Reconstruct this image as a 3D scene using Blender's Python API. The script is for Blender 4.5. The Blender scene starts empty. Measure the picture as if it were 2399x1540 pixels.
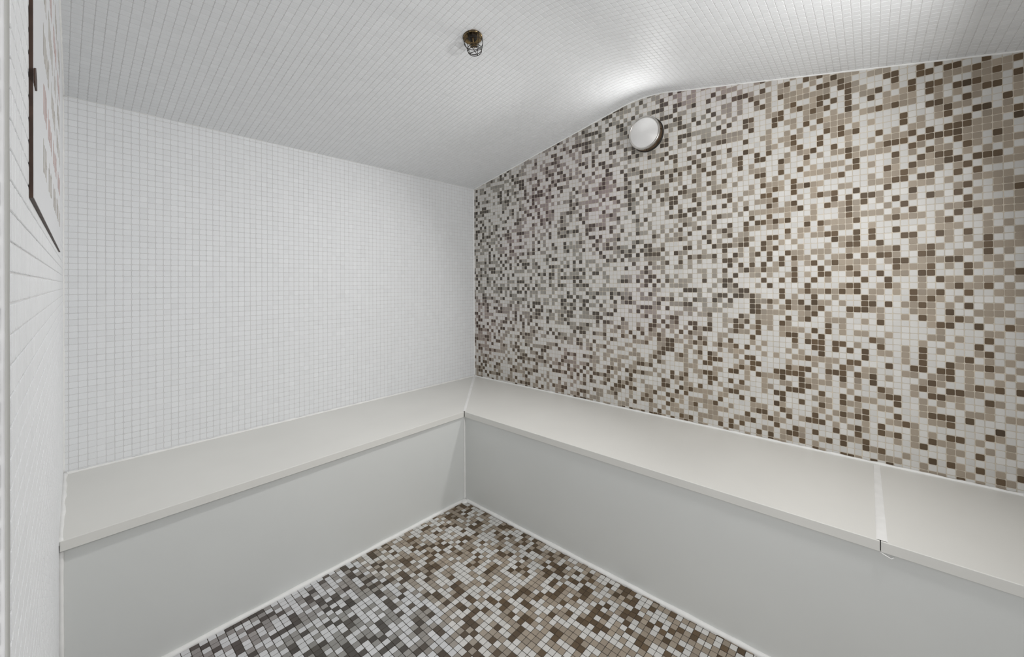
import bpy, bmesh, math, random
import numpy as np
from mathutils import Vector, Matrix

random.seed(7)
rng = np.random.default_rng(11)
scene = bpy.context.scene
COL = scene.collection

# ------------------------------------------------------------------ camera
W, H = 2399.0, 1540.0
F_PX, PPX, PPY = 935.19, 1281.82, 658.35
YAW, PITCH, ROLL = 0.683135, 0.003137, -0.005456
CAM_Z = 1.0901
fw = Vector((math.cos(YAW) * math.cos(PITCH), math.sin(YAW) * math.cos(PITCH), math.sin(PITCH)))
rt = Vector((math.sin(YAW), -math.cos(YAW), 0.0))
up = rt.cross(fw)
cr = rt * math.cos(ROLL) + up * math.sin(ROLL)
cu = -rt * math.sin(ROLL) + up * math.cos(ROLL)
cam = bpy.data.cameras.new('camera')
cam.sensor_fit = 'HORIZONTAL'
cam.sensor_width = 36.0
cam.lens = F_PX / W * 36.0
cam.shift_x = (W / 2 - PPX) / W
cam.shift_y = (PPY - H / 2) / W
cam.clip_start = 0.005
camo = bpy.data.objects.new('camera', cam)
COL.objects.link(camo)
camo.matrix_world = Matrix(((cr.x, cu.x, -fw.x, 0), (cr.y, cu.y, -fw.y, 0), (cr.z, cu.z, -fw.z, CAM_Z), (0, 0, 0, 1)))
scene.camera = camo

# ------------------------------------------------------------------ world, light, exposure
world = bpy.data.worlds.new('corridor_daylight')
scene.world = world
world.use_nodes = True
bgn = world.node_tree.nodes['Background']
bgn.inputs[0].default_value = (1.0, 0.99, 0.98, 1)
bgn.inputs[1].default_value = 1.5
LAMP_POWER, LAMP_BEAM, FILL_LAMP_POWER, FILL_LAMP_BEAM = 0.6, 3.9, 8.9, 0.0
scene.view_settings.view_transform = 'Standard'
scene.view_settings.look = 'None'
scene.view_settings.exposure = 0.0
scene.view_settings.gamma = 1.0
scene.view_settings.use_curve_mapping = False

# ------------------------------------------------------------------ room dimensions (metres, floor at z = 0)
T = 0.0215                      # mosaic module
TS = 0.0201                     # tile edge
TSB = 0.0196                    # tile edge on the mosaic wall, laid with wider joints
DA, DB = 2.1358, 1.8243         # far white wall y, mosaic wall x
YF = -0.385                     # wall behind the photographer
ZB = CAM_Z - 0.6454             # bench top
BA, BB = 0.5513, 0.5391         # bench depths
JX, JY = -0.021, 0.463          # corner of the door jamb
CX0 = 0.013                     # left wall meets far wall here
CSL = (CX0 - JX) / (DA - JY)


def c_x(y):
    return CX0 - CSL * (DA - y)


# ceiling profile: two slopes meeting in a softened ridge
RY, RZ, SF, SN, RB = 0.8644, CAM_Z + 0.9197, 0.2155, 0.1924, 0.13


def ceil_z(y):
    d = y - RY
    if d >= RB:
        return RZ - SF * d
    if d <= -RB:
        return RZ + SN * d
    t = (d + RB) / (2 * RB)
    p0, p1, p2 = RZ - SN * RB, RZ, RZ - SF * RB
    return (1 - t) ** 2 * p0 + 2 * t * (1 - t) * p1 + t * t * p2


# ------------------------------------------------------------------ helpers
def project(P):
    v = np.asarray(P, float) - np.array((0, 0, CAM_Z))
    d = v @ np.array(fw)
    return PPX + F_PX * (v @ np.array(cr)) / d, PPY - F_PX * (v @ np.array(cu)) / d, d


def ray(px, py):
    return fw + cr * ((px - PPX) / F_PX) + cu * ((PPY - py) / F_PX)


def tag(o, label=None, cat=None, group=None, kind=None):
    if label:
        o['label'] = label
    if cat:
        o['category'] = cat
    if group:
        o['group'] = group
    if kind:
        o['kind'] = kind
    return o


def link(o, parent=None):
    COL.objects.link(o)
    if parent is not None:
        o.parent = parent
    return o


def empty(name, loc):
    o = bpy.data.objects.new(name, None)
    o.location = loc
    o.empty_display_size = 0.05
    return link(o)


def from_bm(name, bm, mat, parent=None, smooth=False):
    me = bpy.data.meshes.new(name)
    bmesh.ops.recalc_face_normals(bm, faces=bm.faces)
    bm.to_mesh(me)
    bm.free()
    me.materials.append(mat)
    if smooth:
        for f in me.polygons:
            f.use_smooth = True
    o = bpy.data.objects.new(name, me)
    link(o, parent)
    if parent is not None:           # coordinates are given in world space
        o.matrix_parent_inverse = Matrix.Translation(parent.location).inverted()
    return o


def prism(bm, pts, vec):
    """extrude polygon pts by vec"""
    a = [bm.verts.new(p) for p in pts]
    b = [bm.verts.new(Vector(p) + Vector(vec)) for p in pts]
    n = len(pts)
    bm.faces.new(a)
    bm.faces.new(b)
    for i in range(n):
        bm.faces.new((a[i], a[(i + 1) % n], b[(i + 1) % n], b[i]))


def box(bm, lo, hi):
    x0, y0, z0 = lo
    x1, y1, z1 = hi
    prism(bm, [(x0, y0, z0), (x1, y0, z0), (x1, y1, z0), (x0, y1, z0)], (0, 0, z1 - z0))


def bevel(bm, w, seg=2):
    bmesh.ops.bevel(bm, geom=list(bm.edges), offset=w, segments=seg, profile=0.5, affect='EDGES')


def tube(bm, path, rad, n=8, flat=None, closed=False):
    """tube along path; rad number or list; flat=(axis vector, factor) squashes the section"""
    path = [Vector(p) for p in path]
    m = len(path)
    rings = []
    for i, p in enumerate(path):
        if closed:
            d = path[(i + 1) % m] - path[i - 1]
        else:
            d = path[min(i + 1, m - 1)] - path[max(i - 1, 0)]
        d.normalize()
        a = d.orthogonal().normalized() if abs(d.z) > 0.9 else d.cross(Vector((0, 0, 1))).normalized()
        b = d.cross(a).normalized()
        r = rad[i] if isinstance(rad, (list, tuple)) else rad
        ring = []
        for k in range(n):
            t = 2 * math.pi * k / n
            off = a * (r * math.cos(t)) + b * (r * math.sin(t))
            if flat:
                ax, fc = Vector(flat[0]), flat[1]
                off -= ax * (off.dot(ax)) * (1 - fc)
            ring.append(bm.verts.new(p + off))
        rings.append(ring)
    for i in range(m if closed else m - 1):
        r0, r1 = rings[i], rings[(i + 1) % m]
        for k in range(n):
            bm.faces.new((r0[k], r0[(k + 1) % n], r1[(k + 1) % n], r1[k]))
    if not closed:
        bm.faces.new(rings[0])
        bm.faces.new(rings[-1])


def bead(name, a, b, r, mat, parent=None, jit=0.25, step=0.02, flat=None):
    """hand-laid sealant bead from a to b with slightly wandering width"""
    a, b = Vector(a), Vector(b)
    n = max(3, int((b - a).length / step))
    path = [a.lerp(b, i / n) for i in range(n + 1)]
    ph = random.random() * 9
    rad = [r * (1 + jit * (0.6 * math.sin(i * 0.9 + ph) * math.sin(i * 0.23 + ph) + 0.6 * (random.random() - 0.5))) for i in range(n + 1)]
    bm = bmesh.new()
    tube(bm, path, rad, 8, flat)
    return from_bm(name, bm, mat, parent, True)


def lathe(bm, prof, c, ax, n=48, cap0=False, cap1=False):
    """revolve prof [(radius, height)] about axis ax through c"""
    ax = Vector(ax).normalized()
    u = ax.orthogonal().normalized()
    v = ax.cross(u)
    c = Vector(c)
    rings = []
    for r, h in prof:
        if r < 1e-6:
            rings.append([bm.verts.new(c + ax * h)])
        else:
            rings.append([bm.verts.new(c + ax * h + u * (r * math.cos(2 * math.pi * k / n)) + v * (r * math.sin(2 * math.pi * k / n))) for k in range(n)])
    for i in range(len(rings) - 1):
        A, B = rings[i], rings[i + 1]
        for k in range(n):
            k2 = (k + 1) % n
            if len(A) == 1 and len(B) > 1:
                bm.faces.new((A[0], B[k2], B[k]))
            elif len(B) == 1 and len(A) > 1:
                bm.faces.new((A[k], A[k2], B[0]))
            elif len(A) > 1:
                bm.faces.new((A[k], A[k2], B[k2], B[k]))
    if cap0 and len(rings[0]) > 1:
        bm.faces.new(rings[0])
    if cap1 and len(rings[-1]) > 1:
        bm.faces.new(rings[-1])


# ------------------------------------------------------------------ materials
def mat(name, color, rough=0.5, metal=0.0, spec=0.5, var=0.0, scale=8.0, bump=0.0, bscale=60.0):
    m = bpy.data.materials.new(name)
    m.use_nodes = True
    nt = m.node_tree
    b = nt.nodes['Principled BSDF']
    b.inputs['Roughness'].default_value = rough
    b.inputs['Metallic'].default_value = metal
    b.inputs['Specular IOR Level'].default_value = spec
    b.inputs['Base Color'].default_value = (*color, 1)
    geo = nt.nodes.new('ShaderNodeNewGeometry')
    if var > 0:
        n = nt.nodes.new('ShaderNodeTexNoise')
        n.inputs['Scale'].default_value = scale
        n.inputs['Detail'].default_value = 4
        nt.links.new(geo.outputs['Position'], n.inputs['Vector'])
        r = nt.nodes.new('ShaderNodeMapRange')
        r.inputs[1].default_value = 0.3
        r.inputs[2].default_value = 0.7
        r.inputs[3].default_value = 1 - var
        r.inputs[4].default_value = 1 + var
        nt.links.new(n.outputs[0], r.inputs[0])
        mx = nt.nodes.new('ShaderNodeVectorMath')
        mx.operation = 'SCALE'
        mx.inputs[0].default_value = color
        nt.links.new(r.outputs[0], mx.inputs['Scale'])
        nt.links.new(mx.outputs[0], b.inputs['Base Color'])
    if bump > 0:
        n2 = nt.nodes.new('ShaderNodeTexNoise')
        n2.inputs['Scale'].default_value = bscale
        n2.inputs['Detail'].default_value = 3
        nt.links.new(geo.outputs['Position'], n2.inputs['Vector'])
        bp = nt.nodes.new('ShaderNodeBump')
        bp.inputs['Strength'].default_value = bump
        bp.inputs['Distance'].default_value = 0.002
        nt.links.new(n2.outputs[0], bp.inputs['Height'])
        nt.links.new(bp.outputs[0], b.inputs['Normal'])
    return m


def tile_mat(name, by_object, rough=0.5, speckle=0.3, spec=0.3):
    """colour of each tile comes from its own attribute (or object colour); dark glass shows a fine fleck"""
    m = bpy.data.materials.new(name)
    m.use_nodes = True
    nt = m.node_tree
    b = nt.nodes['Principled BSDF']
    b.inputs['Roughness'].default_value = rough
    b.inputs['Specular IOR Level'].default_value = spec
    if by_object:
        src = nt.nodes.new('ShaderNodeObjectInfo').outputs['Color']
    else:
        a = nt.nodes.new('ShaderNodeAttribute')
        a.attribute_name = 'col'
        src = a.outputs['Color']
    geo = nt.nodes.new('ShaderNodeNewGeometry')
    n = nt.nodes.new('ShaderNodeTexNoise')
    n.inputs['Scale'].default_value = 900
    n.inputs['Detail'].default_value = 2
    nt.links.new(geo.outputs['Position'], n.inputs['Vector'])
    bw = nt.nodes.new('ShaderNodeRGBToBW')
    nt.links.new(src, bw.inputs[0])
    amt = nt.nodes.new('ShaderNodeMapRange')           # fleck only in the darker glass
    amt.inputs[1].default_value = 0.08
    amt.inputs[2].default_value = 0.4
    amt.inputs[3].default_value = speckle * 4
    amt.inputs[4].default_value = 0.12
    nt.links.new(bw.outputs[0], amt.inputs[0])
    sub = nt.nodes.new('ShaderNodeMath')
    sub.operation = 'SUBTRACT'
    sub.inputs[1].default_value = 0.5
    nt.links.new(n.outputs[0], sub.inputs[0])
    mad = nt.nodes.new('ShaderNodeMath')
    mad.operation = 'MULTIPLY_ADD'
    mad.inputs[2].default_value = 1.0
    nt.links.new(sub.outputs[0], mad.inputs[0])
    nt.links.new(amt.outputs[0], mad.inputs[1])
    mx = nt.nodes.new('ShaderNodeVectorMath')
    mx.operation = 'SCALE'
    nt.links.new(src, mx.inputs[0])
    nt.links.new(mad.outputs[0], mx.inputs['Scale'])
    nt.links.new(mx.outputs[0], b.inputs['Base Color'])
    return m


M_TILE_A = tile_mat('mosaic_glass', False)
M_TILE_O = tile_mat('mosaic_glass_piece', True)
M_GROUT_W = mat('white_grout', (0.74, 0.74, 0.745), 0.9, var=0.06, scale=14)
M_GROUT_B = mat('beige_grout', (0.58, 0.525, 0.44), 0.9, var=0.12, scale=9)
M_GROUT_F = mat('dark_grout', (0.055, 0.045, 0.035), 0.9, var=0.3, scale=6)
M_CAULK = mat('white_sealant', (0.90, 0.90, 0.885), 0.45, var=0.04, scale=30, bump=0.15, bscale=90)
M_SEAT = mat('cream_solid_surface', (0.775, 0.77, 0.735), 0.42, var=0.025, scale=3)
M_PANEL = mat('pale_grey_panel', (0.73, 0.745, 0.73), 0.33, var=0.02, scale=2.5)
M_PLASTER = mat('plain_plaster', (0.7, 0.7, 0.69), 0.8)

# ------------------------------------------------------------------ mosaic tiles
CORNER = 0.0027
BEV = 0.0005


def outline(hx, hy, c, n):
    """rounded square, n points per corner"""
    pts = []
    for qx, qy, a0 in ((1, 1, 0), (-1, 1, 90), (-1, -1, 180), (1, -1, 270)):
        for k in range(n):
            a = math.radians(a0 + 90 * k / (n - 1))
            pts.append((qx * (hx - c) + c * math.cos(a), qy * (hy - c) + c * math.sin(a)))
    return np.array(pts)


def tile_piece_mesh(name, size, height, n=3):
    o1 = outline(size / 2, size / 2, CORNER, n)
    o2 = outline(size / 2 - BEV, size / 2 - BEV, CORNER - BEV * 0.6, n)
    k = len(o1)
    v = [(*p, 0.0) for p in o1] + [(*p, height - BEV) for p in o1] + [(*p, height) for p in o2]
    f = [tuple(range(2 * k, 3 * k))]
    for r in (0, 1):
        for i in range(k):
            j = (i + 1) % k
            f.append((r * k + i, r * k + j, (r + 1) * k + j, (r + 1) * k + i))
    me = bpy.data.meshes.new(name)
    me.from_pydata(v, [], f)
    me.materials.append(M_TILE_O)
    return me


def tile_field(name, parent, tiles, height=0.0009, n_objects=300, size=TS, corner_pts=3, visible=None):
    """tiles: list of (centre, u, v, n, su, sv, colour). The n_objects largest in view become parts, the rest one part of kind stuff"""
    C = np.array([t[0] for t in tiles], float)
    U = np.array([t[1] for t in tiles], float)
    V = np.array([t[2] for t in tiles], float)
    N = np.array([t[3] for t in tiles], float)
    S = np.array([(t[4], t[5]) for t in tiles], float)
    K = np.array([t[6] for t in tiles], float)
    m = len(tiles)
    # small hand-laid irregularities
    C = C + U * rng.normal(0, 0.00012, (m, 1)) + V * rng.normal(0, 0.00012, (m, 1))
    rot = rng.normal(0, 0.008, (m, 1))
    U2 = U + V * rot
    tx, ty = rng.normal(0, 0.004, (m, 1)), rng.normal(0, 0.004, (m, 1))
    N2 = N + U * tx + V * ty
    N2 /= np.linalg.norm(N2, axis=1, keepdims=True)
    U2 = U2 - N2 * np.sum(U2 * N2, axis=1, keepdims=True)
    U2 /= np.linalg.norm(U2, axis=1, keepdims=True)
    V2 = np.cross(N2, U2)
    # projected size
    area = np.zeros(m)
    if n_objects:
        q = []
        for a, b in ((-1, -1), (1, -1), (1, 1), (-1, 1)):
            q.append(project(C + U * (a * S[:, :1] / 2) + V * (b * S[:, 1:] / 2)))
        px = np.array([i[0] for i in q])
        py = np.array([i[1] for i in q])
        d = np.array([i[2] for i in q]).min(0)
        area = 0.5 * np.abs(sum(px[i] * py[(i + 1) % 4] - px[(i + 1) % 4] * py[i] for i in range(4)))
        ok = (d > 0.03) & (px.min(0) > 0) & (px.max(0) < W) & (py.min(0) > 0) & (py.max(0) < H)
        facing = np.sum(N * (np.array((0, 0, CAM_Z)) - C), axis=1) > 0
        area[~(ok & facing)] = 0
        if visible is not None:
            area[~np.array([visible(c) for c in C])] = 0
    order = np.argsort(-area)
    pick = [i for i in order[:n_objects] if area[i] > 0]
    isobj = np.zeros(m, bool)
    isobj[pick] = True
    if pick:
        me = tile_piece_mesh(name, size, height)
        for i in pick:
            o = bpy.data.objects.new('tile', me)
            sx, sy = S[i, 0] / size, S[i, 1] / size
            M = Matrix.Identity(4)
            for r in range(3):
                M[r][0], M[r][1], M[r][2], M[r][3] = U2[i, r] * sx, V2[i, r] * sy, N2[i, r], C[i, r]
            o.matrix_world = M
            o.color = (*K[i], 1)
            link(o, parent)
    idx = np.where(~isobj)[0]
    if len(idx):
        mm = len(idx)
        k = 4 * corner_pts
        unit1 = outline(1, 1, 0, corner_pts)      # template corners, scaled below
        ang = []
        for a0 in (0, 90, 180, 270):
            for j in range(corner_pts):
                ang.append(math.radians(a0 + 90 * j / (corner_pts - 1)))
        cs = np.array([(math.cos(a), math.sin(a)) for a in ang])
        sg = np.sign(unit1)
        hx = S[idx] / 2
        cc = np.minimum(CORNER, 0.45 * hx.min(1))[:, None, None]
        o1 = sg[None] * (hx[:, None, :] - cc) + cs[None] * cc
        bv = np.minimum(BEV, 0.3 * hx.min(1))[:, None, None]
        c2 = np.maximum(cc - bv * 0.6, 0.0003)
        o2 = sg[None] * (hx[:, None, :] - bv - c2) + cs[None] * c2

        def lift(o, h):
            return (C[idx][:, None, :] + U2[idx][:, None, :] * o[:, :, :1] + V2[idx][:, None, :] * o[:, :, 1:] + N2[idx][:, None, :] * h)
        verts = np.concatenate([lift(o1, 0.0), lift(o1, height - BEV), lift(o2, height)], axis=1).reshape(-1, 3)
        base = np.arange(mm)[:, None] * (3 * k)
        i = np.arange(k)
        j = (i + 1) % k
        side = np.concatenate([np.stack([i, j, k + j, k + i], 1), np.stack([k + i, k + j, 2 * k + j, 2 * k + i], 1)])
        loops_side = (base[:, :, None] + side[None]).reshape(mm, -1)
        loops_top = base + (2 * k + i)[None]
        loops = np.concatenate([loops_side, loops_top], axis=1).reshape(-1).astype(np.int32)
        tot = np.tile(np.concatenate([np.full(2 * k, 4), [k]]), mm).astype(np.int32)
        start = np.concatenate([[0], np.cumsum(tot)[:-1]]).astype(np.int32)
        me = bpy.data.meshes.new(name)
        me.vertices.add(len(verts))
        me.vertices.foreach_set('co', verts.astype(np.float32).ravel())
        me.loops.add(len(loops))
        me.loops.foreach_set('vertex_index', loops)
        me.polygons.add(len(tot))
        me.polygons.foreach_set('loop_start', start)
        me.polygons.foreach_set('loop_total', tot)
        me.update(calc_edges=True)
        me.shade_flat()
        at = me.attributes.new('col', 'FLOAT_COLOR', 'POINT')
        cl = np.ones((mm, 3 * k, 4), np.float32)
        cl[:, :, :3] = K[idx][:, None, :]
        at.data.foreach_set('color', cl.ravel())
        me.materials.append(M_TILE_A)
        o = bpy.data.objects.new('mosaic_tiles', me)
        o['kind'] = 'stuff'
        link(o, parent)


def spans(lo, hi, phase, pitch, size, least=0.003):
    """tile centres and lengths between lo and hi, joints at phase + k * pitch; end tiles are cut"""
    out = []
    k = math.floor((lo - phase) / pitch)
    g = (pitch - size) / 2
    while phase + k * pitch < hi:
        a = max(phase + k * pitch + g, lo + 0.001)
        b = min(phase + (k + 1) * pitch - g, hi - 0.001)
        if b - a > least:
            out.append(((a + b) / 2, b - a, k))
        k += 1
    return out


def smooth_noise(seed, sx, sy):
    r = np.random.default_rng(seed).random((64, 64))

    def f(x, y):
        x, y = x / sx, y / sy
        i, j = math.floor(x), math.floor(y)
        u, v = x - i, y - j
        u, v = u * u * (3 - 2 * u), v * v * (3 - 2 * v)
        g = lambda a, b: r[a % 64, b % 64]
        return (g(i, j) * (1 - u) + g(i + 1, j) * u) * (1 - v) + (g(i, j + 1) * (1 - u) + g(i + 1, j + 1) * u) * v
    return f


WHITE3 = np.array([(0.64, 0.63, 0.605), (0.68, 0.665, 0.64), (0.69, 0.655, 0.65)])       # brown / grey / mauve casts of uneven white balance, put into the glass colour
TAUPE3 = np.array([(0.35, 0.295, 0.232), (0.325, 0.31, 0.28), (0.345, 0.285, 0.28)])
DARK3 = np.array([(0.115, 0.078, 0.045), (0.095, 0.084, 0.072), (0.105, 0.075, 0.072)])


def glass_colour(kind, brown, mauve):
    w = np.array([brown, (1 - brown) * (1 - mauve), (1 - brown) * mauve])
    c = {'W': WHITE3, 'T': TAUPE3, 'D': DARK3}[kind]
    v = w @ c
    return np.clip(v * (1 + {'W': 0.035, 'T': 0.07, 'D': 0.12}[kind] * rng.normal()), 0.01, 0.9)


def white_glass():
    return np.array((0.84, 0.855, 0.87)) * (1 + 0.012 * rng.normal())


X, Y, Z = np.array((1., 0, 0)), np.array((0, 1., 0)), np.array((0, 0, 1.))
TH = 0.12

# ------------------------------------------------------------------ structure: wall_back (white), wall_right (mosaic), floor, ceiling, wall_left, wall_front
bm = bmesh.new()
box(bm, (-0.4, DA, -TH), (DB + TH, DA + TH, 2.15))
wall_back = tag(from_bm('wall_back', bm, M_GROUT_W), 'white mosaic tiled far wall above the bench', kind='structure')
tiles = []
PA_X, PA_Z = 0.02476, CAM_Z + 0.09467
for cx, sx, _ in spans(CX0, DB, PA_X, T, TS):
    for cz, sz, _ in spans(ZB + 0.004, CAM_Z + 0.650, PA_Z, T, TS):
        tiles.append(((cx, DA, cz), X, Z, -Y, sx, sz, white_glass()))
tile_field('wall_back_tile', wall_back, tiles, corner_pts=2)

bm = bmesh.new()
box(bm, (DB, YF - TH, -TH), (DB + TH, DA, 2.15))
wall_right = tag(from_bm('wall_right', bm, M_GROUT_B), 'wall of white, taupe and dark brown glass mosaic', kind='structure')
PB_Y, PB_Z = 0.03122, CAM_Z + 0.09948
nb, nm = smooth_noise(3, 0.25, 0.2), smooth_noise(5, 0.22, 0.22)
PATTERN_B = {}
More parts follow.
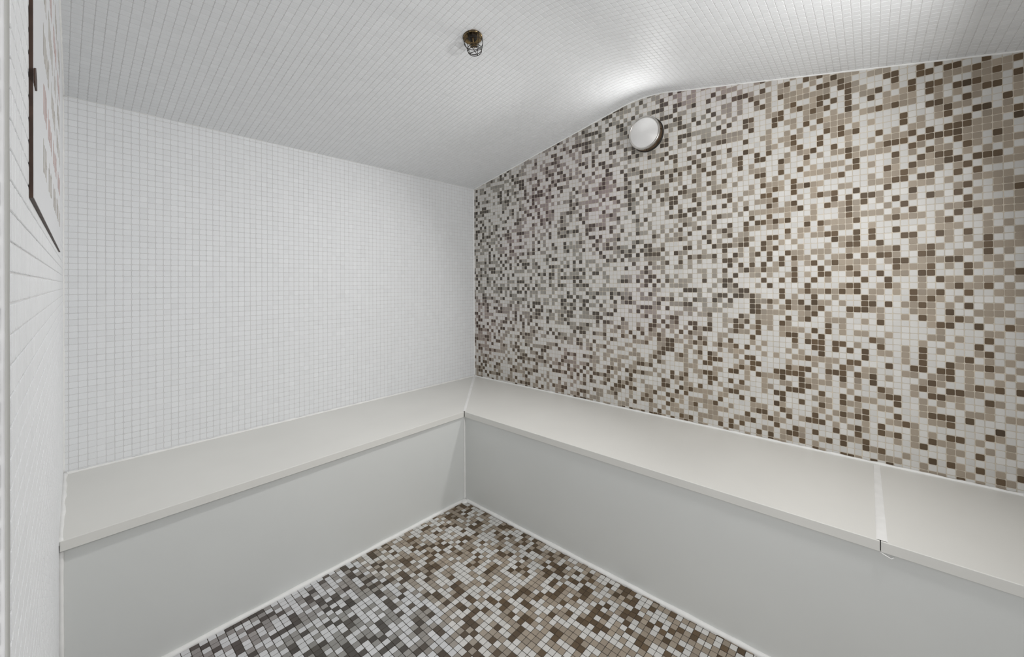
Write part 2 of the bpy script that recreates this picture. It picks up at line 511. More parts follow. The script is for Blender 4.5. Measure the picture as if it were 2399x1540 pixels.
# tile kinds read off the wall, column by column downwards: (column, first row, 0 white / 1 taupe / 2 dark brown)
for _c, _hi, _s in (
        (8, 31, (0, 1, 1, 1, 0, 2, 0, 0, 0, 1, 1, 0, 2, 1, 0, 0, 2, 0, 0, 1, 0, 1, 0, 2, 0, 0, 0, 1, 1, 0, 1, 1, 1, 0, 0, 0, 0, 0, 1, 0, 2, 1, 1, 1, 0, 1, 0, 0, 0, 1, 1, 0, 2, 2, 2, 2, 2, 0, 2, 0, 0, 1, 0, 1, 1, 2, 0)),
        (7, 32, (1, 2, 0, 1, 1, 0, 1, 1, 1, 2, 0, 0, 0, 0, 1, 2, 1, 0, 1, 0, 2, 0, 0, 0, 0, 0, 1, 2, 1, 0, 0, 0, 0, 1, 1, 0, 1, 0, 2, 2, 0, 0, 2, 1, 2, 0, 0, 1, 2, 0, 0, 2, 0, 2, 0, 1, 2, 0, 0, 0, 0, 0, 2, 0, 0, 0, 0, 0)),
        (6, 31, (1, 1, 0, 1, 1, 1, 2, 1, 0, 1, 0, 0, 0, 2, 0, 0, 1, 1, 0, 1, 1, 1, 0, 1, 1, 1, 0, 0, 1, 0, 0, 1, 0, 2, 0, 0, 2, 0, 1, 2, 2, 1, 2, 0, 0, 2, 0, 2, 2, 0, 1, 1, 0, 1, 1, 1, 0, 1, 0, 1, 2, 2, 0, 2, 0, 1, 2)),
        (5, 31, (2, 0, 2, 1, 2, 2, 1, 1, 2, 0, 0, 2, 2, 0, 1, 0, 0, 1, 0, 1, 0, 2, 0, 0, 0, 0, 2, 1, 1, 0, 0, 1, 1, 0, 2, 2, 0, 0, 1, 0, 1, 2, 0, 0, 0, 0, 2, 2, 2, 2, 1, 0, 0, 0, 1, 0, 2, 1, 2, 1, 0, 2, 0, 0, 1, 0, 1)),
        (4, 31, (1, 1, 2, 1, 2, 0, 2, 0, 1, 1, 2, 0, 0, 0, 0, 0, 1, 1, 1, 0, 0, 1, 0, 2, 0, 0, 1, 0, 2, 0, 1, 1, 0, 1, 0, 2, 1, 0, 2, 0, 1, 0, 1, 1, 2, 2, 0, 0, 0, 0, 1, 1, 2, 1, 1, 0, 0, 1, 1, 0, 1, 0, 0, 0, 2, 0, 0)),
        (3, 31, (0, 2, 1, 0, 0, 2, 0, 1, 1, 1, 1, 1, 0, 2, 1, 0, 1, 0, 1, 0, 0, 2, 2, 1, 0, 0, 1, 1, 2, 2, 0, 0, 1, 2, 1, 0, 0, 0, 1, 1, 0, 0, 0, 1, 0, 0, 0, 2, 2, 0, 1, 0, 2, 0, 0, 0, 0, 0, 0, 1, 0, 1, 2, 0, 0, 0, 0)),
        (2, 30, (1, 2, 2, 0, 0, 0, 0, 1, 1, 2, 2, 0, 0, 1, 0, 1, 0, 2, 0, 1, 0, 0, 1, 1, 1, 1, 1, 0, 1, 1, 0, 1, 1, 1, 0, 0, 1, 2, 0, 1, 0, 0, 1, 1, 1, 0, 2, 0, 0, 0, 2, 2, 2, 1, 0, 2, 2, 1, 2, 1, 0, 0, 2, 2, 0, 2)),
        (1, 30, (1, 1, 2, 2, 2, 2, 2, 1, 1, 0, 1, 1, 1, 2, 2, 0, 1, 0, 0, 1, 0, 2, 2, 2, 2, 1, 1, 0, 1, 2, 1, 2, 1, 2, 1, 0, 2, 1, 0, 0, 2, 1, 0, 0, 0, 0, 0, 2, 0, 2, 1, 0, 0, 0, 1, 0, 1, 0, 1, 0, 1, 0, 1, 0, 0, 2)),
        (0, 30, (1, 0, 1, 1, 0, 0, 1, 0, 0, 1, 2, 0, 0, 1, 1, 2, 2, 0, 0, 0, 2, 0, 1, 1, 1, 2, 0, 2, 2, 2, 1, 0, 1, 1, 2, 0, 2, 2, 0, 0, 2, 0, 0, 0, 1, 0, 1, 0, 0, 2, 0, 2, 1, 1, 0, 2, 1, 1, 2, 0, 2, 2, 1, 0, 0, 1)),
        (-1, 30, (0, 0, 0, 1, 1, 0, 0, 1, 0, 0, 0, 0, 0, 0, 1, 0, 0, 0, 0, 0, 0, 2, 2, 0, 1, 0, 0, 0, 0, 0, 1, 2, 1, 0, 0, 2, 0, 0, 2, 2, 2, 0, 1, 0, 1, 0, 0, 2, 2, 0, 1, 1, 0, 0, 0, 1, 0, 2, 2, 1, 1, 0, 2, 2, 0, 0)),
        (-2, 30, (0, 1, 0, 0, 1, 2, 0, 1, 0, 1, 0, 0, 1, 0, 1, 0, 1, 0, 1, 1, 0, 2, 0, 0, 1, 0, 1, 2, 2, 0, 1, 0, 1, 1, 0, 0, 0, 1, 1, 2, 1, 0, 0, 0, 0, 2, 0, 0, 0, 0, 1, 2, 2, 0, 0, 1, 0, 0, 0, 0, 0, 0, 0, 1, 0, 2)),
        (-3, 30, (2, 1, 0, 0, 2, 0, 0, 2, 0, 0, 0, 2, 0, 1, 1, 0, 0, 0, 0, 1, 0, 1, 1, 0, 1, 0, 0, 0, 0, 2, 1, 2, 0, 0, 2, 0, 1, 1, 0, 0, 1, 1, 2, 0, 0, 1, 2, 1, 0, 0, 0, 0, 0, 2, 1, 0, 1, 0, 0, 2, 2, 0, 0, 2, 1, 0)),
        (-4, 30, (0, 1, 2, 0, 0, 1, 1, 1, 0, 0, 0, 0, 1, 2, 1, 0, 0, 2, 1, 1, 2, 0, 0, 1, 0, 1, 0, 0, 0, 0, 1, 2, 1, 0, 0, 2, 2, 0, 0, 2, 0, 0, 0, 0, 1, 0, 0, 1, 0, 2, 0, 1, 0, 1, 2, 0, 1, 0, 1, 0, 1, 0, 0, 0, 1, 2)),
        (-5, 29, (0, 2, 2, 1, 0, 1, 2, 0, 0, 0, 1, 1, 2, 0, 2, 1, 1, 1, 2, 0, 0, 2, 0, 1, 2, 0, 2, 0, 0, 2, 1, 2, 2, 1, 0, 1, 1, 0, 0, 0, 0, 0, 0, 0, 0, 0, 0, 0, 0, 0, 0, 0, 0, 2, 2, 0, 2, 1, 0, 2, 1, 0, 0, 1, 0)),
        (-6, 29, (0, 0, 0, 0, 1, 1, 1, 0, 2, 2, 0, 1, 2, 0, 0, 0, 0, 2, 2, 0, 0, 0, 2, 0, 1, 0, 0, 2, 0, 0, 0, 2, 1, 1, 0, 0, 0, 0, 1, 0, 1, 0, 0, 0, 0, 1, 1, 1, 0, 1, 0, 0, 0, 0, 0, 0, 0, 2, 0, 0, 0, 0, 1, 0, 0)),
        (-7, 29, (0, 0, 0, 2, 2, 1, 1, 0, 0, 0, 1, 2, 0, 2, 1, 0, 2, 1, 0, 1, 2, 1, 0, 2, 1, 0, 0, 2, 1, 1, 0, 0, 1, 0, 0, 0, 2, 2, 1, 1, 0, 0, 0, 0, 0, 0, 0, 0, 2, 1, 0, 1, 1, 0, 0, 0, 0, 1, 1, 1, 1, 0, 0, 0, 0)),
        (-8, 28, (2, 2, 0, 0, 0, 0, 0, 0, 1, 1, 0, 2, 1, 0, 2, 1, 0, 2, 1, 0, 0, 0, 0, 1, 0, 1, 0, 0, 1, 2, 1, 1, 2, 1, 1, 1, 1, 2, 1, 2, 0, 0, 0, 1, 2, 2, 2, 2, 0, 1, 2, 0, 1, 1, 1, 0, 0, 0, 0, 2, 0, 0, 1, 1)),
        (-9, 28, (0, 2, 0, 2, 2, 0, 2, 0, 0, 0, 2, 2, 0, 2, 1, 1, 0, 2, 1, 0, 2, 0, 0, 0, 0, 0, 0, 0, 2, 2, 1, 2, 2, 0, 0, 1, 2, 1, 1, 1, 1, 0, 1, 0, 0, 0, 0, 0, 1, 2, 1, 2, 0, 1, 2, 1, 0, 1, 2, 0, 0, 2, 0, 1)),
        (-10, 28, (2, 0, 0, 2, 1, 1, 2, 1, 1, 0, 0, 2, 1, 1, 2, 1, 1, 0, 0, 0, 1, 0, 0, 1, 1, 1, 2, 0, 1, 0, 1, 0, 0, 2, 0, 2, 1, 0, 0, 0, 2, 1, 1, 0, 1, 0, 0, 2, 1, 1, 0, 2, 1, 0, 2, 1, 0, 0, 1, 0, 0, 0, 0, 1)),
        (-11, 28, (0, 2, 1, 1, 0, 0, 1, 2, 2, 0, 2, 2, 0, 1, 2, 2, 0, 0, 1, 0, 0, 0, 1, 0, 2, 1, 1, 1, 0, 0, 2, 1, 0, 1, 1, 0, 0, 1, 2, 1, 2, 0, 0, 1, 0, 0, 2, 2, 2, 0, 2, 1, 0, 0, 2, 2, 0, 2, 1, 1, 1, 2, 0, 0)),
        (-12, 28, (0, 2, 1, 0, 2, 1, 0, 1, 0, 1, 2, 2, 2, 0, 0, 2, 1, 2, 0, 1, 2, 0, 1, 2, 0, 1, 0, 0, 0, 1, 2, 0, 0, 1, 2, 0, 1, 0, 0, 2, 0, 0, 1, 0, 0, 1, 1, 0, 0, 0, 2, 1, 1, 0, 0, 0, 0, 2, 0, 1, 0, 1, 1, 2)),
        (-13, 28, (1, 0, 1, 0, 2, 0, 2, 1, 0, 2, 2, 1, 1, 2, 1, 0, 2, 0, 0, 2, 0, 2, 2, 0, 0, 0, 2, 1, 0, 1, 0, 2, 2, 0, 1, 2, 0, 2, 0, 1, 0, 0, 0, 0, 0, 2, 1, 1, 1, 1, 1, 0, 0, 1, 2, 0, 0, 0, 0, 0, 0, 0, 1, 0)),
        (-14, 28, (0, 0, 2, 1, 2, 1, 1, 0, 2, 0, 1, 1, 1, 1, 0, 2, 0, 2, 1, 0, 1, 0, 1, 2, 0, 0, 0, 0, 1, 0, 0, 1, 0, 1, 1, 0, 0, 0, 1, 0, 2, 0, 0, 2, 1, 0, 1, 0, 0, 2, 1, 0, 0, 1, 0, 0, 0, 1, 0, 2, 0, 2, 0, 1)),
        (-15, 27, (2, 1, 1, 1, 2, 0, 0, 2, 1, 1, 1, 0, 0, 1, 2, 1, 0, 1, 0, 0, 0, 1, 0, 1, 1, 1, 2, 2, 2, 1, 0, 0, 1, 2, 0, 0, 1, 1, 1, 0, 1, 2, 0, 2, 1, 2, 1, 0, 1, 0, 2, 1, 1, 0, 0, 2, 0, 1, 0, 0, 0, 0, 0)),
        (-16, 27, (0, 1, 2, 1, 2, 0, 0, 0, 1, 1, 1, 2, 1, 0, 2, 1, 0, 1, 1, 1, 0, 1, 1, 0, 0, 1, 0, 1, 0, 1, 1, 0, 1, 0, 1, 0, 1, 1, 0, 0, 1, 0, 1, 0, 0, 1, 0, 1, 2, 0, 1, 0, 0, 0, 2, 1, 0, 0, 0, 0, 1, 2, 1)),
        (-17, 27, (0, 1, 1, 0, 0, 0, 2, 1, 1, 0, 1, 1, 1, 1, 0, 1, 0, 1, 1, 1, 0, 1, 1, 0, 1, 0, 0, 1, 1, 0, 1, 1, 0, 1, 1, 1, 0, 1, 0, 2, 0, 0, 0, 0, 1, 0, 1, 0, 0, 0, 0, 0, 1, 0, 0, 0, 1, 1, 0, 0, 0, 1, 0)),
        (-18, 26, (2, 0, 2, 1, 1, 1, 0, 2, 2, 0, 0, 1, 0, 1, 1, 0, 0, 1, 2, 1, 1, 1, 0, 0, 1, 1, 1, 0, 0, 0, 2, 1, 0, 1, 0, 0, 0, 1, 1, 0, 0, 1, 1, 0, 1, 0, 1, 2, 0, 1, 0, 1, 0, 0, 0, 0, 0, 0, 1, 2, 0, 0)),
):
    for _i, _k in enumerate(_s):
        PATTERN_B[(_c, _hi - _i)] = 'WTD'[_k]
tiles = []
for cy, sy, ky in spans(YF, DA, PB_Y, T, TSB):
    for cz, sz, kz in spans(ZB + 0.004, ceil_z(cy) + 0.012, PB_Z, T, TSB):
        kind = PATTERN_B.get((ky, kz))
        if kind is None:
            r = random.random()
            kind = 'W' if r < 0.49 else ('T' if r < 0.81 else 'D')
        brown = min(1, max(0, (1.02 - cy) / 0.95 + (nb(cy, cz) - 0.5) * 0.7 - max(0, cz - 1.35) * 0.15))  # white-balance drift along the wall, painted into the tile colours
        if cz < 1.0:
            brown = min(1, brown + (1.0 - cz) * 1.3)
        mauve = min(1, max(0, (nm(cy, cz) - 0.42) * 2.2))
        tiles.append(((DB, cy, cz), -Y, Z, -X, sy, sz, glass_colour(kind, brown, mauve)))
tile_field('wall_right_tile', wall_right, tiles, size=TSB)

# floor
bm = bmesh.new()
box(bm, (-0.5, YF - TH, -TH), (DB, DA, 0.0))
floor = tag(from_bm('floor', bm, M_GROUT_F), 'floor of white, grey and brown mosaic with dark joints', kind='structure')
FT, FS = 0.0206, 0.0190
nb2, nm2 = smooth_noise(13, 0.3, 0.3), smooth_noise(15, 0.25, 0.25)
PATTERN_F = {}
#PATTERN_F_HERE
tiles = []
for cy, sy, ky in spans(YF, DA - BA + 0.006, 0.995, FT, FS):
    for cx, sx, kx in spans(c_x(cy) if cy > JY else -0.3, DB - BB + 0.006, 0.8261, FT, FS):
        kind = PATTERN_F.get((kx, ky))
        if kind is None:
            r = random.random()
            kind = 'W' if r < 0.44 else ('T' if r < 0.79 else 'D')
        brown = min(1, max(0, (cx - 0.62) / 0.35 + 0.5 * (nb2(cx, cy) - 0.5) + (0.8 if cx < 0.25 else 0)))  # colour cast shifting across the floor, painted into its tiles too
        mauve = min(1, max(0, (nm2(cx, cy) - 0.4) * 1.6))
        cool = np.array((0.97, 1.0, 1.05)) if brown < 0.5 else np.ones(3)
        tiles.append(((cx, cy, 0.0), X, Y, Z, sx, sy, glass_colour(kind, brown, mauve * 0.5) * cool))
CORNER = 0.0012
tile_field('floor_tile', floor, tiles, size=FS)
CORNER = 0.0024

# ceiling: swept along x over the two slopes
ys = list(np.linspace(DA, RY + RB, 5)) + list(np.linspace(RY + RB, RY - RB, 15))[1:] + list(np.linspace(RY - RB, YF - TH, 6))[1:]
bm = bmesh.new()
pts = [(-0.4, y, ceil_z(y)) for y in ys]
pts_up = [(-0.4, y, 2.15) for y in (ys[-1], ys[0])]
prism(bm, pts + pts_up, (DB + 0.4, 0, 0))
ceiling = tag(from_bm('ceiling', bm, M_GROUT_W), 'gabled ceiling of white mosaic with a rounded ridge', kind='structure')
yy = np.linspace(DA, YF, 2000)
zz = np.array([ceil_z(y) for y in yy])
ss = np.concatenate([[0], np.cumsum(np.hypot(np.diff(yy), np.diff(zz)))])
s_ref = np.interp(-0.705, -yy, ss) + 0.45 * T
SPR = ray(1107, 86)
tt = None
for k in range(4000):                                # where the sprinkler's flange meets the ceiling
    P = Vector((0, 0, CAM_Z)) + SPR * (k * 0.001)
    if P.z >= ceil_z(P.y):
        tt = P
        break
tiles = []
for cs, sl, _ in spans(0.0, ss[-1], s_ref, T, TS):
    y = np.interp(cs, ss, yy)
    z = ceil_z(y)
    dy = 1e-3
    tv = np.array((0, -2 * dy, ceil_z(y - dy) - ceil_z(y + dy)))
    tv /= np.linalg.norm(tv)
    nv = np.cross(X, tv)
    if nv[2] > 0:
        nv = -nv
    for cx, sx, _ in spans(c_x(y) if y > JY else -0.25, DB, PA_X, T, TS):
        if (cx - tt.x) ** 2 + (y - tt.y) ** 2 < 0.030 ** 2:
            continue
        tiles.append(((cx, y, z), np.cross(tv, nv), tv, nv, sx, sl, white_glass()))
tile_field('ceiling_tile', ceiling, tiles, corner_pts=2)

# left wall with its door jamb; the doorway beside it is where the photographer stands
bm = bmesh.new()
prism(bm, [(CX0, DA, -TH), (JX, JY, -TH), (JX - 0.22, JY, -TH), (CX0 - 0.3, DA, -TH)], (0, 0, 2.15 + TH))
prism(bm, [(JX, JY, 1.88), (JX - 0.015, YF, 1.88), (JX - 0.22, YF, 1.88), (JX - 0.22, JY, 1.88)], (0, 0, 0.27))
wall_left = tag(from_bm('wall_left', bm, M_GROUT_W), 'white mosaic tiled wall with door jamb beside the viewer', kind='structure')
cdir = np.array((JX - CX0, JY - DA, 0.0))
CL = np.linalg.norm(cdir)
cdir /= CL
cn = np.array((-cdir[1], cdir[0], 0.0))
if cn[0] < 0:
    cn = -cn
tiles = []
for cs, sl, _ in spans(0.004, CL - 0.002, 0.006, T, TS):
    P0 = np.array((CX0, DA, 0.0)) + cdir * cs
    z0 = ZB + 0.005 if P0[1] > DA - BA else 0.004
    for cz, sz, _ in spans(z0, ceil_z(P0[1]) + 0.01, PA_Z, T, TS):
        tiles.append(((P0[0], P0[1], cz), cdir, Z, np.cross(cdir, Z), sl, sz, white_glass()))
# jamb return
for cs, sl, _ in spans(JX - 0.215, JX - 0.002, JX - 0.003, T, TS):
    for cz, sz, _ in spans(0.004, 1.878, PA_Z, T, TS):
        tiles.append(((cs, JY, cz), X, Z, -Y, sl, sz, white_glass()))


def c_visible(c):
    return not (0.62 < c[1] < 1.66 and CAM_Z + 0.07 < c[2] < CAM_Z + 0.66)


for i, t in enumerate(tiles):        # keep the tile normal pointing into the room
    n = np.array(t[3])
    if abs(n[0]) > 0.5 and n[0] < 0:
        tiles[i] = (t[0], -np.array(t[1]), t[2], -n) + t[4:]
tile_field('wall_left_tile', wall_left, tiles, corner_pts=2, visible=c_visible)

bm = bmesh.new()
box(bm, (-0.4, YF - TH, -TH), (DB, YF, 2.15))
wall_front = tag(from_bm('wall_front', bm, M_GROUT_W), 'white tiled wall behind the viewer', kind='structure')
tiles = []
for cx, sx, _ in spans(-0.05, DB - BB, PA_X, T, TS):
    for cz, sz, _ in spans(0.004, ceil_z(YF), PA_Z, T, TS):
        tiles.append(((cx, YF, cz), X, Z, Y, sx, sz, white_glass()))
tile_field('wall_front_tile', wall_front, tiles, n_objects=0, corner_pts=2)

# sealant in the room corners
zt = CAM_Z + 0.647
tr = [bead('trim_1', (DB - 0.001, DA - 0.001, ZB), (DB - 0.001, DA - 0.001, zt), 0.0045, M_CAULK),
      bead('trim_2', (CX0, DA - 0.001, ZB), (CX0, DA - 0.001, zt), 0.0040, M_CAULK),
      bead('trim_3', (CX0, DA - 0.001, zt + 0.001), (DB, DA - 0.001, zt + 0.001), 0.0035, M_CAULK)]
bm = bmesh.new()
pth = [(DB - 0.001, y, ceil_z(y) - 0.001) for y in np.linspace(DA, YF, 140)]
tube(bm, pth, [0.0038 * (1 + 0.3 * (random.random() - 0.5)) for _ in pth])
tr.append(from_bm('trim_4', bm, M_CAULK, None, True))
bm = bmesh.new()
pth = [(c_x(y) + 0.0005, y, ceil_z(y) - 0.001) for y in np.linspace(DA, JY, 90)]
tube(bm, pth, [0.004 * (1 + 0.3 * (random.random() - 0.5)) for _ in pth])
tr.append(from_bm('trim_5', bm, M_CAULK, None, True))
tr.append(bead('trim_6', (JX - 0.0006, JY + 0.0002, 0.0), (JX - 0.0006, JY + 0.0002, 1.88), 0.0011, mat('grey_edge_sealant', (0.42, 0.42, 0.40), 0.6), None, 0.15))
for o, l in zip(tr, ('bead in the corner between white and mosaic walls', 'bead in the far corner of the left wall', 'bead between white wall and ceiling',
                     'bead along the mosaic wall top following the gable', 'bead between left wall and ceiling', 'edge, greyed, on the door jamb corner')):
    tag(o, 'white sealant ' + l, kind='structure')

# ------------------------------------------------------------------ benches
SLAB = 0.027
XB, YA = DB - BB, DA - BA            # front edges of the seats
bench_a = tag(empty('bench', (0.9, DA - BA / 2, 0)), 'built-in bench with one long cream seat under the plain white wall', 'bench', 'built-in corner benches')
bench_b = tag(empty('bench', (DB - BB / 2, 0.8, 0)), 'built-in bench with a jointed cream seat under the brown mosaic wall', 'bench', 'built-in corner benches')
G = 0.0025                           # mitre gap half width


def slab(name, pts, parent):
    bm = bmesh.new()
    prism(bm, [(x, y, ZB - SLAB) for x, y in pts], (0, 0, SLAB))
    bevel(bm, 0.0016, 2)
    return from_bm(name, bm, M_SEAT, parent)


slab('seat_slab', [(c_x(YA) + 0.002, YA), (XB - G, YA), (DB - G, DA - 0.001), (CX0 + 0.002, DA - 0.001)], bench_a)
SEAM = -0.012
slab('seat_slab', [(XB, YA - G), (DB - 0.001, DA - G), (DB - 0.001, SEAM + 0.0008), (XB, SEAM + 0.0008)], bench_b)
slab('seat_slab', [(XB, SEAM - 0.0008), (DB - 0.001, SEAM - 0.0008), (DB - 0.001, YF + 0.002), (XB, YF + 0.002)], bench_b)
bm = bmesh.new()
prism(bm, [(c_x(YA) + 0.002, YA + 0.020, 0.0), (XB + 0.008, YA + 0.008, 0.0), (XB + 0.008, YA + 0.035, 0.0), (c_x(YA) + 0.002, YA + 0.045, 0.0)], (0, 0, ZB - SLAB - 0.0005))
from_bm('front_panel', bm, M_PANEL, bench_a)
bm = bmesh.new()
box(bm, (XB + 0.008, YF + 0.002, 0.0), (XB + 0.033, YA + 0.0075, ZB - SLAB - 0.0005))
from_bm('front_panel', bm, M_PANEL, bench_b)
# sealant on the benches
bead('back_bead', (CX0, DA - 0.004, ZB + 0.001), (DB - 0.004, DA - 0.004, ZB + 0.001), 0.0055, M_CAULK, bench_a, 0.35, 0.012)
bead('back_bead', (DB - 0.004, DA - 0.006, ZB + 0.001), (DB - 0.004, YF, ZB + 0.001), 0.0055, M_CAULK, bench_b, 0.35, 0.012)
bead('end_bead', (c_x(YA) + 0.003, YA + 0.002, ZB - 0.004), (CX0 + 0.003, DA - 0.004, ZB + 0.001), 0.0065, M_CAULK, bench_a, 0.4, 0.02)
bead('panel_end_bead', (c_x(YA) + 0.004, YA + 0.017, 0.0), (c_x(YA) + 0.004, YA + 0.017, ZB - SLAB), 0.005, M_CAULK, bench_a, 0.2)
bead('floor_bead', (c_x(YA) + 0.004, YA + 0.017, 0.002), (XB + 0.004, YA + 0.004, 0.002), 0.0095, M_CAULK, bench_a, 0.2, 0.03)
bead('floor_bead', (XB + 0.006, YA + 0.004, 0.002), (XB + 0.006, YF, 0.002), 0.0095, M_CAULK, bench_b, 0.2, 0.03)
bead('panel_corner_bead', (XB + 0.006, YA + 0.006, 0.0), (XB + 0.006, YA + 0.006, ZB - SLAB), 0.0045, M_CAULK, bench_b, 0.2)


def strip(name, a0, a1, b0, b1, parent, h=0.0016):
    """smeared flat sealant over a seat joint, from edge a0-a1 at the back to b0-b1 at the front"""
    bm = bmesh.new()
    n = 14
    rows = []
    for i in range(n + 1):
        t = i / n
        l = Vector(a0).lerp(Vector(b0), t)
        r = Vector(a1).lerp(Vector(b1), t)
        w = 0.0006 * (random.random() - 0.5)
        d = (r - l).normalized()
        l, r = l + d * w, r - d * w
        m = (l + r) / 2
        rows.append([bm.verts.new(l), bm.verts.new(l.lerp(m, 0.4) + Vector((0, 0, h))), bm.verts.new(m + Vector((0, 0, h * 0.6))), bm.verts.new(r.lerp(m, 0.4) + Vector((0, 0, h))), bm.verts.new(r)])
    for i in range(n):
        for k in range(4):
            bm.faces.new((rows[i][k], rows[i][k + 1], rows[i + 1][k + 1], rows[i + 1][k]))
    return from_bm(name, bm, M_CAULK, parent, True)


zs = ZB + 0.0002
strip('joint_sealant', (DB - 0.006, 0.000, zs), (DB - 0.006, -0.017, zs), (XB + 0.003, -0.004, zs), (XB + 0.003, -0.026, zs), bench_b)
dm = Vector((1, -1.0, 0)).normalized() * 0.009
strip('mitre_sealant', Vector((DB - 0.005, DA - 0.005, zs)) - dm, Vector((DB - 0.005, DA - 0.005, zs)) + dm, Vector((XB + 0.002, YA + 0.002, zs)) - dm * 0.7, Vector((XB + 0.002, YA + 0.002, zs)) + dm * 0.7, bench_b)
# loose curl of sealant under the seat joint and a blob where the panels meet the floor
bm = bmesh.new()
tube(bm, [(XB - 0.001, SEAM, ZB - SLAB), (XB - 0.003, SEAM - 0.010, ZB - SLAB - 0.003), (XB - 0.003, SEAM - 0.020, ZB - SLAB - 0.007), (XB + 0.002, SEAM - 0.026, ZB - SLAB - 0.004)], [0.001, 0.0012, 0.0012, 0.0008], 6)
from_bm('sealant_curl', bm, M_CAULK, bench_b, True)
bm = bmesh.new()
bmesh.ops.create_icosphere(bm, subdivisions=3, radius=0.018, matrix=Matrix.Translation((XB - 0.006, YA - 0.006, 0.001)) @ Matrix.Diagonal((1, 1, 0.55, 1)))
from_bm('sealant_blob', bm, M_CAULK, bench_b, True)

# ------------------------------------------------------------------ bulkhead light on the mosaic wall
LY, LZ = 0.846, CAM_Z + 0.716
M_DARKMETAL = mat('tarnished_bronze', (0.16, 0.11, 0.07), 0.38, 0.85, var=0.3, scale=30)
M_CHROME = mat('worn_chrome', (0.55, 0.53, 0.50), 0.28, 1.0, var=0.25, scale=40)
M_RUBBER = mat('black_rubber', (0.02, 0.018, 0.015), 0.7)


def glass_mat():
    m = bpy.data.materials.new('frosted_lamp_glass')
    m.use_nodes = True
    nt = m.node_tree
    b = nt.nodes['Principled BSDF']
    b.inputs['Base Color'].default_value = (0.60, 0.60, 0.60, 1)
    b.inputs['Roughness'].default_value = 0.24
    b.inputs['Metallic'].default_value = 0.55
    b.inputs['Specular IOR Level'].default_value = 0.6
    b.inputs['Emission Color'].default_value = (1.0, 0.97, 0.92, 1)
    b.inputs['Emission Strength'].default_value = 0.16
    tc = nt.nodes.new('ShaderNodeTexCoord')
    wv = nt.nodes.new('ShaderNodeTexWave')
    wv.wave_type = 'RINGS'
    wv.rings_direction = 'X'
    wv.inputs['Scale'].default_value = 90
    wv.inputs['Distortion'].default_value = 0.6
    nt.links.new(tc.outputs['Object'], wv.inputs['Vector'])
    bp = nt.nodes.new('ShaderNodeBump')
    bp.inputs['Strength'].default_value = 0.12
    bp.inputs['Distance'].default_value = 0.001
    nt.links.new(wv.outputs[0], bp.inputs['Height'])
    nt.links.new(bp.outputs[0], b.inputs['Normal'])
    return m


M_GLASS = glass_mat()


def bulkhead(loc, rotz, label, power, tilt, beam, beam_aim):
    """built facing -x at the origin, then turned to its wall"""
    lamp = tag(empty('bulkhead_light', (0, 0, 0)), label, 'lamp', 'round bulkhead lamps')
    AX = (-1, 0, 0)
    O = (-0.001, 0, 0)
    bm = bmesh.new()
    lathe(bm, [(0.0, 0.0), (0.083, 0.0), (0.083, 0.005), (0.080, 0.008)], O, AX, 64)
    from_bm('gasket', bm, M_RUBBER, lamp, True)
    bm = bmesh.new()
    lathe(bm, [(0.079, 0.006), (0.080, 0.012), (0.0785, 0.034), (0.0745, 0.036), (0.0, 0.036)], O, AX, 64)
    from_bm('base', bm, M_DARKMETAL, lamp, True)
    bm = bmesh.new()
    lathe(bm, [(0.0775, 0.030), (0.0805, 0.032), (0.0805, 0.041), (0.078, 0.044), (0.0735, 0.043), (0.0735, 0.030)], O, AX, 64)
    from_bm('bezel', bm, M_CHROME, lamp, True)
    bm = bmesh.new()
    prof = [(0.0735, 0.036)]
    for k in range(0, 13):
        r = 1 - k / 12
        prof.append((0.0735 * r, 0.041 + 0.020 * (1 - r ** 1.5)))
    lathe(bm, prof, O, AX, 64)
    from_bm('diffuser', bm, M_GLASS, lamp, True)
    for a in (-92, 60, 175):
        c = (-0.030, 0.081 * math.cos(math.radians(a)), 0.081 * math.sin(math.radians(a)))
        bm = bmesh.new()
        lathe(bm, [(0.0, -0.006), (0.0045, -0.006), (0.0045, 0.006), (0.003, 0.008), (0.0, 0.008)], c, AX, 16)
        from_bm('clip_screw', bm, M_DARKMETAL, lamp, True)
    for nm, pw, aim, spread in (('bulb', power, (-1, 0, tilt), 180), ('added_fill_beam', beam, beam_aim, 104)):  # the second, aimed disc is extra fill light added to the lamp
        if pw <= 0:
            continue
        ld = bpy.data.lights.new(nm, 'AREA')
        ld.shape = 'DISK'
        ld.size = 0.13
        ld.energy = pw
        ld.spread = math.radians(spread)
        ld.color = (1.0, 0.99, 0.98)
        lo = bpy.data.objects.new(nm, ld)
        link(lo)
        lo.rotation_euler = Vector(aim).to_track_quat('-Z', 'Y').to_euler()
        lo.location = (-0.070 if nm == 'bulb' else -0.095, 0, 0)
        lo.parent = lamp
    lamp.location = loc
    lamp.rotation_euler = (0, 0, rotz)
    return lamp


bulkhead((DB, LY, LZ), 0.0, 'round bulkhead lamp with frosted glass high on the mosaic wall', LAMP_POWER, 0.1, LAMP_BEAM, (-0.9, 0.5, -0.75))
bulkhead((1.1, YF, 1.40), -math.pi / 2, 'added fill lamp, unseen, on the wall behind the viewer', FILL_LAMP_POWER, -0.22, FILL_LAMP_BEAM, (-1, 0.0, 0.0))  # unseen twin lamp, added to fill the room with light

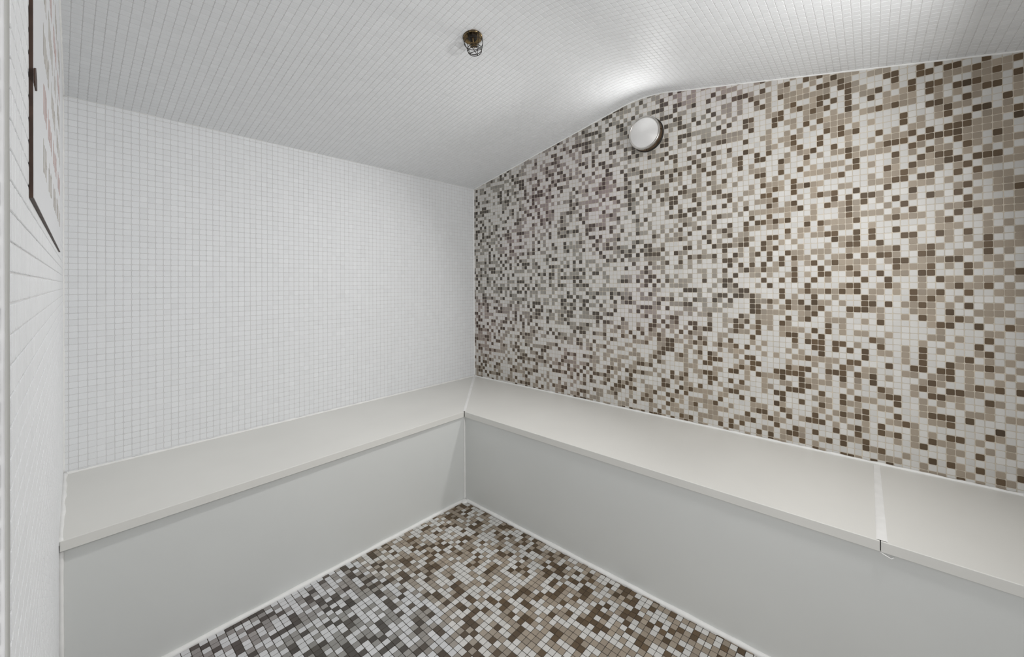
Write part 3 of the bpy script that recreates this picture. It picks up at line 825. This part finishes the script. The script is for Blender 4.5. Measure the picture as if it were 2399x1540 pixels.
# ------------------------------------------------------------------ fire sprinkler with wire guard on the ceiling
sl = math.atan(SF)
n_dn = Vector((0, -math.sin(sl), -math.cos(sl)))          # out of the far slope
spr = tag(empty('fire_sprinkler', tt), 'brass fire sprinkler inside a thin wire cage on the ceiling', 'sprinkler')
M_BRASS = mat('aged_brass', (0.30, 0.22, 0.12), 0.25, 1.0, var=0.4, scale=80)
M_WIRE = mat('dark_wire', (0.035, 0.03, 0.025), 0.4, 0.6)
bm = bmesh.new()
lathe(bm, [(0.0335, 0.0), (0.0345, 0.002), (0.0335, 0.0055), (0.0305, 0.0065), (0.0285, 0.005), (0.024, 0.0022), (0.0, 0.0018)], tt, n_dn, 40)
from_bm('escutcheon', bm, M_BRASS, spr, True)
bm = bmesh.new()
lathe(bm, [(0.0, 0.001), (0.019, 0.001), (0.017, 0.006), (0.013, 0.008), (0.011, 0.014), (0.006, 0.013), (0.0, 0.013)], tt, n_dn, 6)
from_bm('body', bm, M_WIRE, spr)
u = n_dn.orthogonal().normalized()
v = n_dn.cross(u)
for s in (-1, 1):
    bm = bmesh.new()
    tube(bm, [tt + n_dn * 0.008 + u * (s * 0.010), tt + n_dn * 0.016 + u * (s * 0.013), tt + n_dn * 0.026 + u * (s * 0.010), tt + n_dn * 0.033 + u * (s * 0.002)], 0.0022, 8)
    from_bm('frame_arm', bm, M_BRASS, spr, True)
bm = bmesh.new()
tube(bm, [tt + n_dn * 0.012, tt + n_dn * 0.034], 0.0020, 8)
from_bm('heat_bulb', bm, mat('bulb_glass', (0.35, 0.05, 0.03), 0.15), spr, True)
bm = bmesh.new()
for k in range(10):
    a0, a1 = 2 * math.pi * (k - 0.33) / 10, 2 * math.pi * (k + 0.33) / 10
    q = [tt + n_dn * 0.034 + (u * math.cos(a) + v * math.sin(a)) * r for a, r in ((a0, 0.004), (a0, 0.014), (a1, 0.014), (a1, 0.004))]
    prism(bm, q, n_dn * 0.0012)
lathe(bm, [(0.0, 0.0335), (0.0055, 0.0335), (0.0055, 0.0362), (0.0, 0.0362)], tt, n_dn, 16)
from_bm('deflector', bm, M_BRASS, spr)


def ring_pts(r, h, n=32):
    return [tt + n_dn * h + (u * math.cos(2 * math.pi * k / n) + v * math.sin(2 * math.pi * k / n)) * r for k in range(n)]


for r, h in ((0.0335, 0.004), (0.0325, 0.026), (0.0255, 0.050), (0.0235, 0.058)):
    bm = bmesh.new()
    tube(bm, ring_pts(r, h), 0.0012, 6, closed=True)
    from_bm('cage_ring', bm, M_WIRE, spr, True)
for k in range(6):
    a = 2 * math.pi * (k + 0.35) / 6
    d = u * math.cos(a) + v * math.sin(a)
    bm = bmesh.new()
    tube(bm, [tt + n_dn * 0.002 + d * 0.034, tt + n_dn * 0.026 + d * 0.0325, tt + n_dn * 0.050 + d * 0.0255, tt + n_dn * 0.058 + d * 0.0235], 0.0011, 6)
    from_bm('cage_wire', bm, M_WIRE, spr, True)
for k in range(2):
    a = 2 * math.pi * (k * 1.5 + 0.35) / 6
    d = u * math.cos(a) + v * math.sin(a)
    bm = bmesh.new()
    tube(bm, [tt + n_dn * 0.058 + d * 0.0235, tt + n_dn * 0.058 - d * 0.0235], 0.0011, 6)
    from_bm('cage_crossbar', bm, M_WIRE, spr, True)

# ------------------------------------------------------------------ notice board on the left wall, seen almost edge on
SY0, SY1, SZ0, SZ1 = 0.627, 1.62, CAM_Z + 0.084, CAM_Z + 0.60
sign = tag(empty('notice_board', (c_x(SY0), SY0, SZ0)), 'white notice with faded print and dark brown edges on the left wall', 'sign')
M_BROWN = mat('dark_brown_board', (0.055, 0.028, 0.018), 0.6, var=0.35, scale=50)
M_FACE = mat('white_laminate', (0.80, 0.81, 0.83), 0.3)
M_INK1 = mat('faded_grey_print', (0.45, 0.42, 0.38), 0.5, var=0.2, scale=40)
M_INK2 = mat('faded_red_print', (0.50, 0.36, 0.34), 0.5, var=0.2, scale=40)


def cpt(y, z, off):
    return Vector((c_x(y), y, z)) + Vector(cn) * off


def cbox(bm, y0, y1, z0, z1, o0, o1):
    prism(bm, [cpt(y0, z0, o0), cpt(y1, z0, o0), cpt(y1, z1, o0), cpt(y0, z1, o0)], Vector(cn) * (o1 - o0))


bm = bmesh.new()
cbox(bm, SY0, SY1, SZ0, SZ1, 0.0010, 0.0035)
from_bm('backing_board', bm, M_BROWN, sign)
bm = bmesh.new()
cbox(bm, SY0 + 0.0006, SY1 - 0.0006, SZ0 + 0.0006, SZ1 - 0.0006, 0.0035, 0.0039)
from_bm('printed_face', bm, M_FACE, sign)
bm = bmesh.new()
rr = random.Random(4)
c0 = cpt(SY0 + 0.012, CAM_Z + 0.203, 0.0039)
blob = [c0 + Vector(cdir) * (-(0.012 + 0.006 * rr.random()) * math.cos(a) * 1.2) + Vector((0, 0, (0.008 + 0.004 * rr.random()) * math.sin(a))) for a in np.linspace(0, 2 * math.pi, 13)[:-1]]
prism(bm, blob, Vector(cn) * 0.0010)
from_bm('chipped_patch', bm, M_BROWN, sign)
# rows of worn lettering, too oblique to read: short strokes only
zr = SZ0 + 0.055
row = 0
while zr < SZ1 - 0.05:
    bm = bmesh.new()
    y = SY0 + 0.10 + 0.08 * rr.random()
    while y < SY1 - 0.08:
        for k in range(rr.randint(4, 8)):
            h = 0.030 + 0.014 * rr.random()
            w = 0.008 + 0.006 * rr.random()
            zb = zr + 0.004 * rr.random()
            cbox(bm, y, y + w, zb, zb + h, 0.0039, 0.00405)
            if rr.random() < 0.6:
                zb2 = zb + h * rr.choice((0.05, 0.45, 0.85))
                cbox(bm, y + w, y + w + 0.009, zb2, zb2 + 0.005, 0.0039, 0.00405)
            y += 0.024
            if y > SY1 - 0.06:
                break
        y += 0.03 + 0.05 * rr.random()
    o = from_bm('print_line', bm, (M_INK1, M_INK2)[row % 3 == 1], sign)
    o['kind'] = 'stuff'
    zr += 0.074
    row += 1
